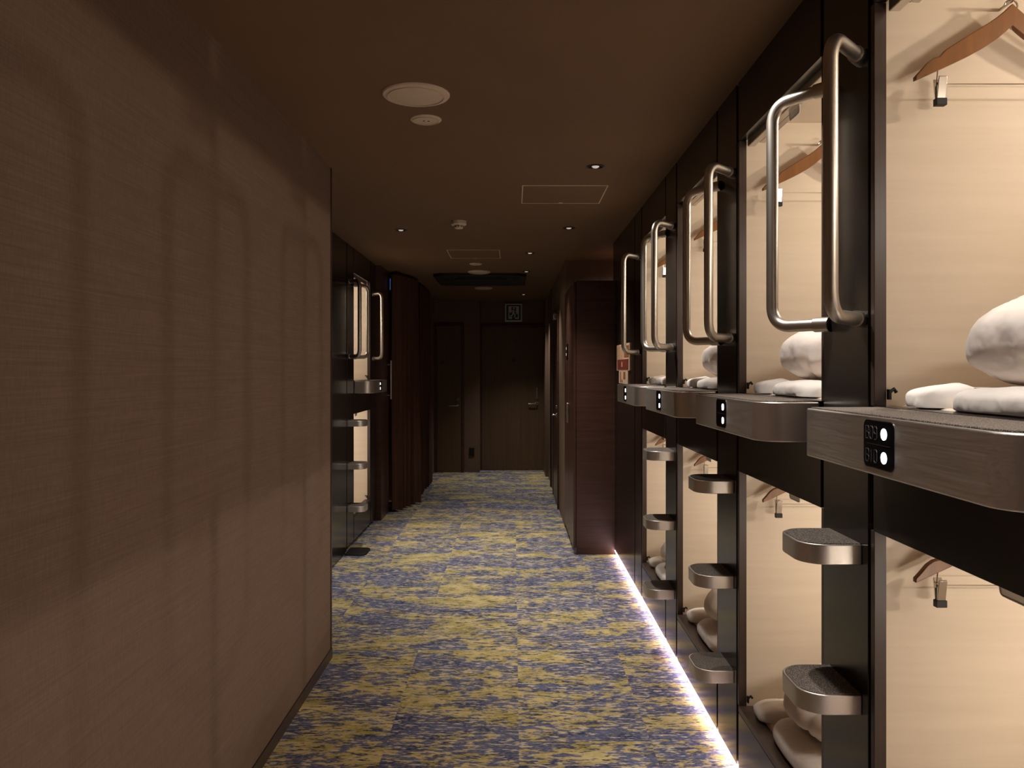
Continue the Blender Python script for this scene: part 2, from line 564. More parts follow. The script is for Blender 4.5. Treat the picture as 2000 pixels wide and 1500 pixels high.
def make_hanger(s, kind):
    """wooden hanger flat along the far side wall, origin at the far post's near edge"""
    t = thing('clothes_hanger', '-', 'hanger')
    zt = 2.02 if kind == 'upper' else 0.957
    ux, hw = 0.279, 0.205           # centre and half width
    yc = -0.030
    top, bot = [], []
    n = 16
    for i in range(n + 1):
        q = i / n                   # 0 = tip, 1 = centre
        x = -hw * (1 - q)
        rise = 0.100 * q + 0.025 * q ** 5
        th = 0.020 + 0.026 * math.sin(min(q * 1.35, 1) * PI / 2)
        if q < 0.12: th *= 0.45 + 4.6 * q
        notch = -0.006 if abs(q - 0.25) < 0.02 else 0
        bot.append((x, rise * 0.93))
        top.append((x, rise * 0.93 + th + notch))
    pts = bot + [(-x, z) for x, z in bot[::-1][1:]] + [(-x, z) for x, z in top[:-1]] + top[::-1]
    # body as quads between top and bottom curves (robust for the concave outline)
    b = NB()
    xs = top + [(-x, z) for x, z in top[::-1][1:]]
    xb = bot + [(-x, z) for x, z in bot[::-1][1:]]
    rows = []
    for (x1, z1), (x2, z2) in zip(xs, xb):
        rows.append([b.verts.new((s * (ux + x1), yc + dy, zt + z1)) for dy in (-0.007, 0.007)] + [b.verts.new((s * (ux + x2), yc + dy, zt + z2)) for dy in (0.007, -0.007)])
    for a, c in zip(rows, rows[1:]):
        for k in range(4):
            b.faces.new((a[k], a[(k + 1) % 4], c[(k + 1) % 4], c[k]))
    b.faces.new(rows[0]); b.faces.new(rows[-1][::-1])
    obj('wooden_body', b, 'hanger', t, bevel=0.002)
    # hook onto a wall peg
    b = NB()
    zc = zt + 0.145 if kind == 'upper' else zt + 0.135
    pth = [(s * ux, yc, zt + 0.11), (s * ux, yc, zc - 0.002)]
    r = 0.014 if kind == 'upper' else 0.011
    for k in range(10):
        a = -PI / 2 + k * 1.45 * PI / 9
        pth.append((s * (ux + r * math.cos(a)), yc, zc + r + r * math.sin(a)))
    tube(b, pth, 0.002, 8)
    obj('hook', b, 'chrome', t, smooth=True)
    b = NB(); tube(b, [(s * ux, yc - 0.012, zc + 2 * r - 0.004), (s * ux, 0.008, zc + 2 * r - 0.004)], 0.0035, 8)
    obj('wall_peg', b, 'chrome', t, smooth=True)
    # rod with two clips
    zr = zt - 0.006
    b = NB()
    tube(b, fillet([(s * (ux - 0.155), yc, zt + 0.028), (s * (ux - 0.158), yc, zr), (s * (ux + 0.158), yc, zr), (s * (ux + 0.155), yc, zt + 0.028)], 0.006, 4), 0.0013, 6)
    rod = obj('clip_rod', b, 'chrome', t, smooth=True)
    for sx in (-1, 1):
        xc = ux + sx * 0.150
        b = NB()
        for dy in (-1, 1):
            prism(b, [(yc + dy * 0.011, zr + 0.014), (yc + dy * 0.013, zr + 0.012), (yc + dy * 0.005, zr - 0.032), (yc + dy * 0.0025, zr - 0.032), (yc + dy * 0.003, zr - 0.004)], s * (xc - 0.009), s * (xc + 0.009), 'x')
        tube(b, [(s * (xc - 0.011), yc, zr), (s * (xc + 0.011), yc, zr)], 0.0055, 10)
        c = obj('clip', b, 'chrome', t, bevel=0.0008)
        b = NB(); box(b, s * (xc - 0.0115), s * (xc + 0.0115), yc - 0.0075, yc + 0.0075, zr - 0.046, zr - 0.031)
        obj('clip_pad', b, 'rubber', c, bevel=0.001)
    return t


def blob(fn, nu, nv):
    """closed surface from a function of (longitude, latitude)"""
    b = NB()
    rings = []
    for j in range(nv + 1):
        ph = -PI / 2 + PI * j / nv
        if j in (0, nv): rings.append([b.verts.new(fn(0, ph))])
        else: rings.append([b.verts.new(fn(2 * PI * i / nu, ph)) for i in range(nu)])
    for a, c in zip(rings, rings[1:]):
        for i in range(nu):
            k = (i + 1) % nu
            if len(a) == 1: b.faces.new((a[0], c[k], c[i]))
            elif len(c) == 1: b.faces.new((a[i], a[k], c[0]))
            else: b.faces.new((a[i], a[k], c[k], c[i]))
    return b


def spow(v, p): return math.copysign(abs(v) ** p, v)


def make_duvet(s, z0, seed):
    """folded duvet: a thin far fold and a thicker near bundle, front ends just inside the opening"""
    def fold(cy, hy, hz, u0, u1, sd, zc, p=0.55):
        cx, hx = (u0 + u1) / 2, (u1 - u0) / 2
        def fn(a, ph):
            x = spow(math.cos(ph), p) * spow(math.cos(a), p)
            y = spow(math.cos(ph), p) * spow(math.sin(a), 0.5)
            z = spow(math.sin(ph), 0.6)
            v = Vector((cx + hx * x, cy + hy * y, zc + hz * z))
            d = noise.noise(Vector((v.x * 7 + sd, v.y * 9, v.z * 9))) * 0.010 + noise.noise(Vector((v.x * 22 + sd, v.y * 14, v.z * 30))) * 0.004
            v += Vector((x, y, z)).normalized() * d
            v.z = max(v.z, z0)
            press = min(max((v.x - 0.07) / 0.05, 0), 1)
            v.z = min(v.z, z0 + 0.070 - 0.031 * press)
            return (s * v.x, v.y, v.z)
        return blob(fn, 72, 28)
    t = thing('folded_duvet', '-', 'duvet')
    H = 0.034
    obj('far_fold', fold(-0.118, 0.060, H, 0.022, 0.60, seed, z0 + 0.013, 0.35), 'cotton', t, smooth=True)
    obj('near_bundle', fold(-0.392, 0.212, H + 0.002, 0.024, 0.62, seed + 5, z0 + 0.012, 0.35), 'cotton', t, smooth=True)
    return t


def make_pillow(s, z0, seed):
    cx, cy, cz = 0.318, -0.345, z0 + 0.128
    def fn(a, ph):
        c = spow(math.cos(ph), 0.7)
        x, y, z = c * spow(math.cos(a), 0.8), c * spow(math.sin(a), 0.8), math.sin(ph)
        k = 1.0 if z > 0 else 0.85
        # gathered wrinkles running up from the lower front edge
        wr = noise.noise(Vector((x * 1.6 + seed, y * 1.6, z * 1.6))) * 0.022
        for a0, sl, wd, dp in ((3.55, 0.25, 0.07, 0.010), (3.95, 0.32, 0.05, 0.008), (4.25, -0.2, 0.06, 0.012), (4.6, 0.3, 0.05, 0.008), (4.95, -0.15, 0.07, 0.012), (5.4, 0.2, 0.06, 0.009), (3.2, -0.2, 0.05, 0.006)):
            dd = (a - a0 - sl * ph) / wd
            wr += dp * math.exp(-dd * dd) * max(0, math.cos(ph * 1.2 + 0.25)) ** 0.7
        wr += abs(noise.noise(Vector((x * 9 + seed, y * 9, z * 3)))) * 0.006
        r = Vector((0.262 * x, 0.215 * y, 0.098 * k * spow(z, 0.85)))
        r -= Vector((x, y, z)).normalized() * wr
        tilt = 0.09 * x
        v = Vector((cx, cy, cz)) + r + Vector((0, 0, 0.1 * tilt))
        v.z = max(v.z, z0 + 0.0415)
        if v.x < 0.125: v.z = max(v.z, z0 + 0.0415 + (0.125 - v.x) * 0.5)
        return (s * v.x, v.y, v.z)
    return obj('pillow', blob(fn, 96, 40), 'pillowc', smooth=True)


def make_mattress(s, z0, z1):
    b = NB(); box(b, s * 0.052, s * 1.95, -OPEN + 0.004, -0.002, z0, z1)
    o = obj('mattress', b, 'mattress', bevel=0.012)
    return o


protos = {}
R_CAPS = [POST0 + k * PITCH for k in range(-2, 4)]       # far-post near edges, nearest bays first
proto_cap = {}


def capsule_name(k):
    return {-2: 'behind the camera', -1: 'beside the camera'}.get(k, ORD[k] if k >= 0 else '')


bays = [(1, XR, POST0 + k * PITCH, k) for k in range(-1, 4)] + [(-1, XLL, 7.245, 'L')]
for s, fx, yy, k in bays:
    where = 'in the far left wall' if k == 'L' else ('right of the frame, beside the camera' if k == -1 else 'on the right, ' + ORD[k])
    for kind in ('upper', 'lower'):
        key = (s, kind)
        loc = (s * fx, yy, 0)
        lab = f'open {kind} sleeping capsule with pale laminate walls {where}'
        if key not in protos:
            protos[key] = make_capsule(s, kind); protos[key].location = loc; protos[key]['label'] = lab
            protos[key]['group'] = 'sleeping capsules'
            protos[key, 'b'] = make_blind(s, kind)
            protos[key, 'h'] = make_hanger(s, kind) if s > 0 else None
            tb, th = protos[key, 'b'], protos[key, 'h']
        else:
            dup(protos[key], loc, lab, 'sleeping capsules')
            if k == -1: continue
            tb = dup(protos[key, 'b'], loc, '-')
            th = dup(protos[key, 'h'], loc, '-') if protos[key, 'h'] else None
        tb.location = loc
        tag(tb, f'rolled-up metal blind topping the {kind} capsule {where}', 'blind', 'roller blinds of the capsules')
        if th:
            th.location = loc
            tag(th, f'wooden clothes hanger with clips in the {kind} capsule {where}', 'hanger', 'wooden hangers in the capsules')

# bedding on the right
bed = {}
for k in range(0, 4):
    for kind in ('upper', 'lower'):
        z0, z1 = (1.242, 1.333) if kind == 'upper' else (0.162, 0.262)
        loc = (XR, POST0 + k * PITCH, 0)
        where = f'in the {kind} capsule {ORD[k]}'
        for nm, mk, lab, cat in (('mat', lambda: make_mattress(1, z0, z1), 'thin pale mattress lying ', 'mattress'),
                                 ('duv', lambda: make_duvet(1, z1, 3.1 if kind == 'upper' else 8.4), 'folded white duvet lying on the mattress ', 'duvet'),
                                 ('pil', lambda: make_pillow(1, z1, 2.7 if kind == 'upper' else 6.2), 'white pillow resting on the folded duvet ', 'pillow')):
            if nm == 'pil' and k == 3 and kind == 'upper': continue
            if (nm, kind) in bed:
                o = dup(bed[nm, kind], loc, lab + where)
            else:
                o = mk(); bed[nm, kind] = o; o.location = loc
            tag(o, lab + where, cat, {'mat': 'capsule mattresses', 'duv': 'folded duvets', 'pil': 'pillows on the duvets'}[nm])
o = make_mattress(-1, 1.242, 1.333); o.location = (-XLL * -1, 7.245, 0); o.location.x = XLL
tag(o, 'thin pale mattress lying in the upper capsule of the far left wall', 'mattress', 'capsule mattresses')


# fix: mirrored bays use a positive face distance
for o in COL.objects:
    if o.parent is None and o.get('category') in ('capsule', 'blind') and abs(o.location.y - 7.245) < 1e-4:
        o.location.x = XLL

# ------------------------------------------------------------------ posts, rails, steps, shelves
def arc(cx, cy, r, a0, a1, n=8):
    return [(cx + r * math.cos(a0 + (a1 - a0) * i / n), cy + r * math.sin(a0 + (a1 - a0) * i / n)) for i in range(n + 1)]


def step_outline(s, d, y0, y1, r, r2, ins=0.0):
    """protrudes to -u; y0 near end with radius r, y1 far end with radius r2"""
    d -= ins; y0 += ins; y1 -= ins
    r = max(r - ins, 0.002); r2 = max(r2 - ins, 0.001)
    p = [(ins * 0, y0)]
    p += arc(-d + r, y0 + r, r, -PI / 2, -PI, 10)
    p += arc(-d + r2, y1 - r2, r2, PI, PI / 2, 10)
    p += [(0, y1)]
    return [(s * x, y) for x, y in p]


def make_post(s):
    t = bpy.data.objects.new('wall_right_post' if s > 0 else 'wall_left_post', None); COL.objects.link(t); struct(t)
    bx('face_panel', 0, s * 0.028, 0.0245, PW - 0.0175, 0.035, CEIL, 'black', t, bevel=0.0015)
    bx('recessed_groove', s * 0.018, s * 0.0295, 0.0165, 0.024, 0.0, CEIL, 'groove', t)
    b = NB(); box(b, s * 0.031, s * 0.12, 0.040, PW - 0.045, 0.0, CEIL)
    obj('core', b, 'groove', t)
    return t


def make_rail(s, ya, yt, u, name='grab_rail'):
    b = NB()
    z0, z1 = 1.52, 2.10
    tube(b, fillet([(0, ya, z1), (-s * u, yt, z1), (-s * u, yt, z0), (0, ya, z0)], 0.05, 10), 0.0152, 18)
    t = obj(name, b, 'steel_z', smooth=True)
    d = Vector((-s * u, yt - ya, 0)).normalized()
    for z in (z0, z1):
        b = NB()
        p = Vector((0, ya, z))
        tube(b, [p, p + d * 0.04], 0.0185, 18)
        obj('sleeve', b, 'steel_z', t, smooth=True)
    return t


def make_step(s, z1):
    th = 0.047
    y0, y1, d, r = 0.055, 0.245, 0.131, 0.062
    b = NB(); prism(b, step_outline(s, d, y0, y1, r, r), z1 - th, z1 - 0.002)
    t = obj('ladder_step', b, 'steel_y', bevel=0.002)
    b = NB(); prism(b, step_outline(s, d, y0, y1, r, r, 0.006), z1 - 0.003, z1)
    obj('tread_mat', b, 'mat', t, bevel=0.0006)
    return t


def text_strokes(b, txt, plane, size, stroke):
    """simple stroked characters in a 2-D frame mapped by plane(u, v)"""
    G = {'B': [[(0, 0), (0, 1), (.7, 1), (.8, .85), (.8, .65), (.7, .52), (0, .52)], [(.7, .52), (.85, .38), (.85, .15), (.7, 0), (0, 0)]],
         '0': [[(.15, 0), (0, .15), (0, .85), (.15, 1), (.65, 1), (.8, .85), (.8, .15), (.65, 0), (.15, 0)]],
         '9': [[(.8, .45), (.15, .45), (0, .6), (0, .85), (.15, 1), (.65, 1), (.8, .85), (.8, .15), (.65, 0), (.1, 0)]],
         '1': [[(.15, .8), (.4, 1), (.4, 0)]]}
    x = 0
    for ch in txt:
        for pl in G[ch]:
            tube(b, [plane((x + p[0] * 0.62) * size, p[1] * size) for p in pl], stroke, 6)
        x += 0.72


def make_shelf(s, digits):
    """entry shelf: far end square, near end rounded; local y=0 is the far post's near edge"""
    z0, z1, d = 1.225, 1.329, 0.152
    ya, yb = -0.738, -0.022
    b = NB(); prism(b, step_outline(s, d, ya, yb, 0.075, 0.004), z0, z1 - 0.003)
    t = obj('entry_shelf', b, 'steel_y', bevel=0.003)
    b = NB(); prism(b, step_outline(s, d, ya, yb, 0.075, 0.004, 0.007), z1 - 0.004, z1)
    obj('tread_mat', b, 'mat', t, bevel=0.0008)
    # number panel
    x = -s * d
    y0, y1 = -0.418, -0.306
    zc0, zc1 = 1.2385, 1.3195
    def rr(ins, r):
        r_ = r - ins
        a0, a1, c0, c1 = y0 + ins, y1 - ins, zc0 + ins, zc1 - ins
        return arc(a0 + r_, c0 + r_, r_, PI, 1.5 * PI, 5) + arc(a1 - r_, c0 + r_, r_, 1.5 * PI, 2 * PI, 5) + arc(a1 - r_, c1 - r_, r_, 0, PI / 2, 5) + arc(a0 + r_, c1 - r_, r_, PI / 2, PI, 5)
    b = NB(); prism(b, rr(-0.0015, 0.012), x + s * 0.002, x - s * 0.0008, 'x')
    fr = obj('number_panel', b, 'chrome', t)
    b = NB(); prism(b, rr(0, 0.012), x, x - s * 0.0016, 'x')
    obj('glass_face', b, 'panel', fr)
    b = NB(); box(b, x - s * 0.0014, x - s * 0.0021, y0 + 0.012, y1 - 0.012, 1.2786, 1.2794)
    obj('divider_line', b, 'digits', fr)
    # on the right wall the far side (large y) is the left of the panel as one faces it
    for zc in (1.2985, 1.2585):
        b = NB()
        yc = y0 + 0.034
        n = 24
        prism(b, [(yc + 0.0098 * math.cos(2 * PI * i / n), zc + 0.0098 * math.sin(2 * PI * i / n)) for i in range(n)], x - s * 0.001, x - s * 0.0024, 'x')
        obj('indicator_light', b, 'white_led', fr)
    if digits:
        for txt, zc in zip(digits, (1.2985, 1.2585)):
            b = NB()
            text_strokes(b, txt, lambda u, v: (x - s * 0.0018, y1 - 0.010 - u, zc - 0.011 + v), 0.022, 0.0011)
            obj('capsule_number', b, 'digits', fr)
    return t


near_rail_r = far_rail_r = None
post_r = make_post(1)
steps_r = {}
STEPZ = (1.02, 0.685, 0.352)
HI = ('top', 'middle', 'bottom')
posts = [(k, POST0 + k * PITCH) for k in range(-1, 4)]
for k, y in posts:
    loc = (XR, y, 0)
    wh = 'beside the camera' if k == -1 else ORD[k]
    lab = f'glossy black post of the right capsule wall, {wh}'
    p = post_r if k == -1 else dup(post_r, loc, lab)
    p.location = loc
    struct(p); p['label'] = lab
    if k == -1: continue
    lab = f'curved steel grab rail on the camera side of the right-hand post {wh}'
    if near_rail_r is None:
        near_rail_r = make_rail(1, 0.055, -0.075, 0.121); q = near_rail_r
    else: q = dup(near_rail_r, loc, lab)
    q.location = loc
    tag(q, lab, 'grab rail', 'steel grab rails on the right')
    if k == 3: continue
    lab = f'curved steel grab rail on the far side of the right-hand post {wh}'
    if far_rail_r is None:
        far_rail_r = make_rail(1, 0.235, 0.365, 0.10); q = far_rail_r
    else: q = dup(far_rail_r, loc, lab)
    q.location = loc
    tag(q, lab, 'grab rail', 'steel grab rails on the right')
    for i, z in enumerate(STEPZ):
        lab = f'rounded steel step, {HI[i]} one on the right-hand post {wh}'
        if z not in steps_r:
            steps_r[z] = make_step(1, z); q = steps_r[z]
        else: q = dup(steps_r[z], loc, lab)
        q.location = loc
        tag(q, lab, 'step', 'steel ladder steps on the right')

shelf_first = make_shelf(1, ('B09', 'B10'))
shelf_first.location = (XR, POST0, 0)
tag(shelf_first, 'large brushed steel shelf nearest the camera, numbered B09 and B10 with two white lights', 'shelf', 'steel entry shelves on the right')
shelf_r = make_shelf(1, None)
for k in range(1, 4):
    loc = (XR, POST0 + k * PITCH, 0)
    lab = f'brushed steel entry shelf with two white lights below the upper capsule {ORD[k]}'
    q = shelf_r if k == 1 else dup(shelf_r, loc, lab)
    q.location = loc
    tag(q, lab, 'shelf', 'steel entry shelves on the right')

# left run: ladder post, far post
YP = 6.205
p = make_post(-1); p.location = (XLL, YP, 0)
p['label'] = 'glossy black post carrying three steps on the far left wall'
p2 = dup(p, (XLL, 7.245, 0), 'glossy black post beyond the lit capsule on the far left wall')
q = make_rail(-1, 0.055, -0.075, 0.116); q.location = (XLL, YP, 0)
tag(q, 'curved steel grab rail on the camera side of the left ladder post', 'grab rail', 'steel grab rails on the left')
q2 = dup(q, (XLL, 7.245, 0), 'curved steel grab rail on the post beyond the left capsule')
q = make_rail(-1, 0.235, 0.365, 0.10); q.location = (XLL, YP, 0)
tag(q, 'curved steel grab rail on the far side of the left ladder post', 'grab rail', 'steel grab rails on the left')
for i, z in enumerate(STEPZ):
    q = make_step(-1, z); q.location = (XLL, YP, 0)
    tag(q, f'rounded steel step, {HI[i]} one on the ladder post of the far left wall', 'step', 'steel ladder steps on the left')
q = make_shelf(-1, None); q.location = (XLL, 7.245, 0)
tag(q, 'brushed steel entry shelf with two small white lights on the far left wall', 'shelf')

# flat black slab drawn for the dark blob under the left steps
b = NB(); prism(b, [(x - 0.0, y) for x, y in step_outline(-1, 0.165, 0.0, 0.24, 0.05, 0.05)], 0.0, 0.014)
q = obj('black_floor_patch', b, 'rubber', bevel=0.004); q.location = (XLL + 0.002, 6.11, 0)
tag(q, 'small flat black patch on the carpet below the steps of the far left wall', 'floor pad')

# floor light strip along the foot of the right capsules
b = NB(); box(b, XR - 0.001, XR + 0.014, -1.45, 6.16, 0.028, 0.032)
t = obj('floor_light_strip', b, 'strip')
tag(t, 'bright pinkish white light strip along the floor under the right capsules', 'light strip')
bx('channel', XR + 0.0145, XR + 0.028, -1.45, 6.16, 0.0, 0.033, 'darkplastic', t)

# ------------------------------------------------------------------ cabinet
t = thing('cabinet', 'tall dark wood cabinet standing on the carpet past the right capsules', 'cabinet', (0.459, 6.16, 0))
def cb(name, x0, x1, y0, y1, z0, z1, m, bevel=0.002, parent=None):
    return bx(name, x0, x1, y0, y1, z0, z1, m, parent or t, bevel)
cb('body', 0.022, 0.88, 0.0, 1.055, 0.0, 2.10, 'wood')
for i, (a, c) in enumerate(((0.006, 0.522), (0.530, 1.050))):
    d = cb('door', 0.0, 0.020, a, c, 0.05, 2.09, 'wood')
    cb('handle', -0.016, -0.0005, (c - 0.04 if i == 0 else a + 0.025), (c - 0.025 if i == 0 else a + 0.04), 0.98, 1.14, 'steel_z', 0.003, d)
k_ = cb('reflection_plate', -0.012, -0.0005, 0.62, 0.66, 1.50, 1.64, 'darkplastic')  # made-up plate; its glowing dots stand in for a reflection on the cabinet
for z in (1.535, 1.585):
    cb('reflected_dot', -0.0135, -0.0118, 0.628, 0.652, z, z + 0.022, 'lamp_lens', 0.001, k_)

# notice on the dark panel
t = thing('floor_notice', 'framed cream and red-brown notice on the dark panel behind the farthest shelf', 'notice', (XR - 0.004, 5.64, 0))
def pl(name, y0, y1, z0, z1, m, parent=None, d=0.0):
    return bx(name, -0.004 - d, 0.0035 - d if d == 0 else -0.0035 - d + 0.001, y0, y1, z0, z1, m, parent or t, 0)
fr = pl('upper_sheet', -0.32, 0.34, 1.410, 1.595, 'paper')
for j in range(7):
    yy = 0.30 - j * 0.052
    pl('printed_line', yy - 0.006, yy + 0.006, 1.475, 1.585, 'tan', fr, 0.001)
pl('red_block', -0.27, 0.29, 1.418, 1.488, 'red', fr, 0.002)
pl('red_mark', 0.02, 0.06, 1.436, 1.47, 'paper', fr, 0.003)
pl('picture_block', -0.29, -0.06, 1.50, 1.58, 'tan', fr, 0.001)
f2 = pl('lower_sheet', -0.24, 0.22, 1.318, 1.408, 'paper')
pl('printed_shape', -0.12, -0.02, 1.35, 1.40, 'tan', f2, 0.001)
pl('printed_shape', 0.10, 0.14, 1.325, 1.40, 'tan', f2, 0.001)
pl('printed_dot', 0.03, 0.07, 1.325, 1.345, 'red', f2, 0.001)

# ------------------------------------------------------------------ far doors, exit sign, socket
def lever(parent, x, y, z, dirx, diry, mir=1, m='chrome'):
    """lever handle on a door face; (dirx, diry) is the outward normal"""
    tx, ty = -diry, dirx
    b = NB()
    P = lambda a, o, zz: (x + tx * a * mir + dirx * o, y + ty * a * mir + diry * o, zz)
    tube(b, [P(0, 0, z), P(0, 0.008, z)], 0.026, 18)
    tube(b, fillet([P(0, 0.008, z), P(0, 0.05, z), P(-0.12, 0.05, z)], 0.015, 6), 0.009, 10)
    obj('lever_handle', b, m, parent, smooth=True)
    b = NB()
    tube(b, [P(0, 0, z + 0.085), P(0, 0.012, z + 0.085)], 0.02, 18)
    obj('lock_cylinder', b, m, parent, smooth=True)

def door(name, x0, x1, y, z1, fdir=-1):
    fr = NB()
    box(fr, x0 - 0.035, x0, y - 0.03, y + 0.01, 0, z1 + 0.035)
    box(fr, x1, x1 + 0.035, y - 0.03, y + 0.01, 0, z1 + 0.035)
    box(fr, x0, x1, y - 0.03, y + 0.01, z1, z1 + 0.035)
    d = bpy.data.objects.new(name, None); COL.objects.link(d); struct(d)
    obj('door_frame', fr, 'wood', d, bevel=0.003)
    obj_ = bx('door_leaf', x0 + 0.003, x1 - 0.003, y - 0.022, y + 0.005, 0.006, z1 - 0.003, 'door', d, bevel=0.002)
    return d

d1 = door('door_1', -0.455, 0.455, YEND, 2.035)
lever(d1, 0.33, YEND - 0.022, 0.945, 0, -1, 1)
b = NB(); box(b, 0.32, 0.345, YEND - 0.03, YEND - 0.022, 1.05, 1.17); obj('escutcheon', b, 'chrome', d1, bevel=0.003)
b = NB(); tube(b, [(-0.0, YEND - 0.022, 1.56), (0.0, YEND - 0.0245, 1.56)], 0.03, 24); obj('emblem', b, 'wood', d1, smooth=True)
d2 = door('door_2', -1.065, -0.72, 11.18, 2.035)
lever(d2, -0.775, 11.158, 0.93, 0, -1, 1)
b = NB(); tube(b, [(-0.99, 11.158, 1.53), (-0.99, 11.1555, 1.53)], 0.028, 24); obj('emblem', b, 'wood', d2, smooth=True)
# door in the right wall, facing the corridor
d3 = bpy.data.objects.new('door_3', None); COL.objects.link(d3); struct(d3)
fr = NB()
box(fr, 0.445, 0.463, 8.18, 8.23, 0, 2.08); box(fr, 0.445, 0.463, 9.14, 9.19, 0, 2.08); box(fr, 0.445, 0.463, 8.23, 9.14, 2.035, 2.08)
obj('door_frame', fr, 'wood', d3, bevel=0.003)
bx('door_leaf', 0.452, 0.4615, 8.232, 9.138, 0.006, 2.033, 'wood', d3, bevel=0.002)
lever(d3, 0.452, 8.36, 0.95, -1, 0, 1)
b = NB(); box(b, 0.415, 0.452, 8.36, 8.58, 1.95, 2.01); obj('door_closer', b, 'steel_z', d3, bevel=0.004)
struct(bx('trim_2', 0.445, 0.463, 9.75, 9.83, 0, CEIL, 'wood', bevel=0.002))
struct(bx('trim_3', 0.425, 0.463, 10.7, 11.43, 0, CEIL, 'endwall', bevel=0.002))

t = tag(bx('wall_socket', -0.615, -0.545, 11.168, 11.1795, 0.22, 0.34, 'darkplastic', bevel=0.003), 'small dark socket plate low on the brown end wall between the doors', 'socket')
bx('socket_insert', -0.597, -0.563, 11.164, 11.1675, 0.25, 0.31, 'rubber', t)

# exit sign
t = thing('exit_sign', 'square green running-man exit sign above the far door', 'sign', (0.0, YEND - 0.03, 2.235))
b = NB(); box(b, -0.122, 0.122, -0.012, 0.03, -0.128, 0.128); obj('housing', b, 'white', t, bevel=0.004)
b = NB(); box(b, -0.102, 0.102, -0.0135, -0.011, -0.108, 0.108); fc = obj('green_face', b, 'green', t)
b = NB()
yp = -0.015
# doorway of the pictogram, then the figure
for x0, x1, z0, z1 in ((-0.072, -0.058, -0.09, 0.09), (0.062, 0.076, -0.09, 0.09), (-0.058, 0.062, 0.078, 0.09)):
    box(b, x0, x1, yp, yp + 0.001, z0, z1)
box(b, -0.058, -0.03, yp, yp + 0.001, 0.0, 0.078); box(b, 0.036, 0.062, yp, yp + 0.001, -0.02, 0.078)
box(b, -0.058, -0.02, yp, yp + 0.001, -0.09, -0.06); box(b, 0.02, 0.062, yp, yp + 0.001, -0.09, -0.07)
obj('doorway_mark', b, 'white', fc)
b = NB()
n = 16
prism(b, [(0.006 + 0.015 * math.cos(2 * PI * i / n), 0.058 + 0.015 * math.sin(2 * PI * i / n)) for i in range(n)], yp - 0.001, yp, 'y')
for pth, r in (([(0.002, 0.04), (-0.004, -0.005)], 0.013), ([(0.0, 0.035), (-0.03, 0.022), (-0.038, -0.004)], 0.006), ([(0.002, 0.033), (0.024, 0.012), (0.04, 0.02)], 0.006),
               ([(-0.002, -0.006), (0.022, -0.03), (0.016, -0.066)], 0.0085), ([(-0.006, -0.006), (-0.018, -0.04), (-0.048, -0.05)], 0.0085)):
    for a, c in zip(pth, pth[1:]):
        dx, dz = c[0] - a[0], c[1] - a[1]; L = math.hypot(dx, dz); nx, nz = -dz / L * r, dx / L * r
        prism(b, [(a[0] + nx, a[1] + nz), (a[0] - nx, a[1] - nz), (c[0] - nx, c[1] - nz), (c[0] + nx, c[1] + nz)], yp - 0.001, yp, 'y')
obj('running_figure', b, 'white', fc)

# ------------------------------------------------------------------ curtains and fittings on the left
def curtain(name, pts, z0, z1, amp, folds, label, seed):
    a, c = Vector(pts[0]), Vector(pts[1])
    L = (c - a).length; d = (c - a) / L; nrm = Vector((-d.y, d.x))
    n = int(folds * 10)
    b = NB()
    nz = 10
    fr_, bk = [], []
    for j in range(nz + 1):
        q = j / nz
        rowf, rowb = [], []
        for i in range(n + 1):
            u = i / n
            am = amp * (1.05 - 0.35 * q)
            off = am * math.sin(u * folds * 2 * PI + 0.7 * math.sin(u * 9 + seed)) + am * 0.3 * math.sin(u * folds * 4.3 * PI + seed)
            off += 0.012 * math.sin(q * 2.2 + u * 5)
            p = a + d * (L * u) + nrm * off
            zz = z0 + (z1 - z0) * q + (0.006 * math.sin(u * folds * 6) if j == 0 else 0)
            rowf.append(b.verts.new((p.x, p.y, zz)))
            p2 = p + nrm * 0.003
            rowb.append(b.verts.new((p2.x, p2.y, zz)))
        fr_.append(rowf); bk.append(rowb)
    for j in range(nz):
        for i in range(n):
            b.faces.new((fr_[j][i], fr_[j][i + 1], fr_[j + 1][i + 1], fr_[j + 1][i]))
            b.faces.new((bk[j][i], bk[j + 1][i], bk[j + 1][i + 1], bk[j][i + 1]))
        for i in (0, n):
            b.faces.new((fr_[j][i], fr_[j + 1][i], bk[j + 1][i], bk[j][i]))
    for i in range(n):
        b.faces.new((fr_[0][i], bk[0][i], bk[0][i + 1], fr_[0][i + 1]))
        b.faces.new((fr_[nz][i], fr_[nz][i + 1], bk[nz][i + 1], bk[nz][i]))
    t = thing(name, label, 'curtain')
    obj('fabric', b, 'curtain', t, smooth=True)
    b = NB(); p0, p1 = a - d * 0.01, c + d * 0.01
    tube(b, [(p0.x, p0.y, z1 + 0.012), (p1.x, p1.y, z1 + 0.012)], 0.012, 10)
    obj('curtain_rail', b, 'darkplastic', t, smooth=True)
    return t

curtain('curtain', [(-1.17, 7.98), (-1.03, 8.52)], 0.02, 2.365, 0.038, 5, 'long reddish brown curtain hanging nearest, beside the left capsules', 1.3)
curtain('curtain', [(-1.05, 8.95), (-1.05, 10.1)], 0.02, 2.365, 0.03, 8, 'dark brown curtain hanging farther along the left side near the end wall', 4.1)

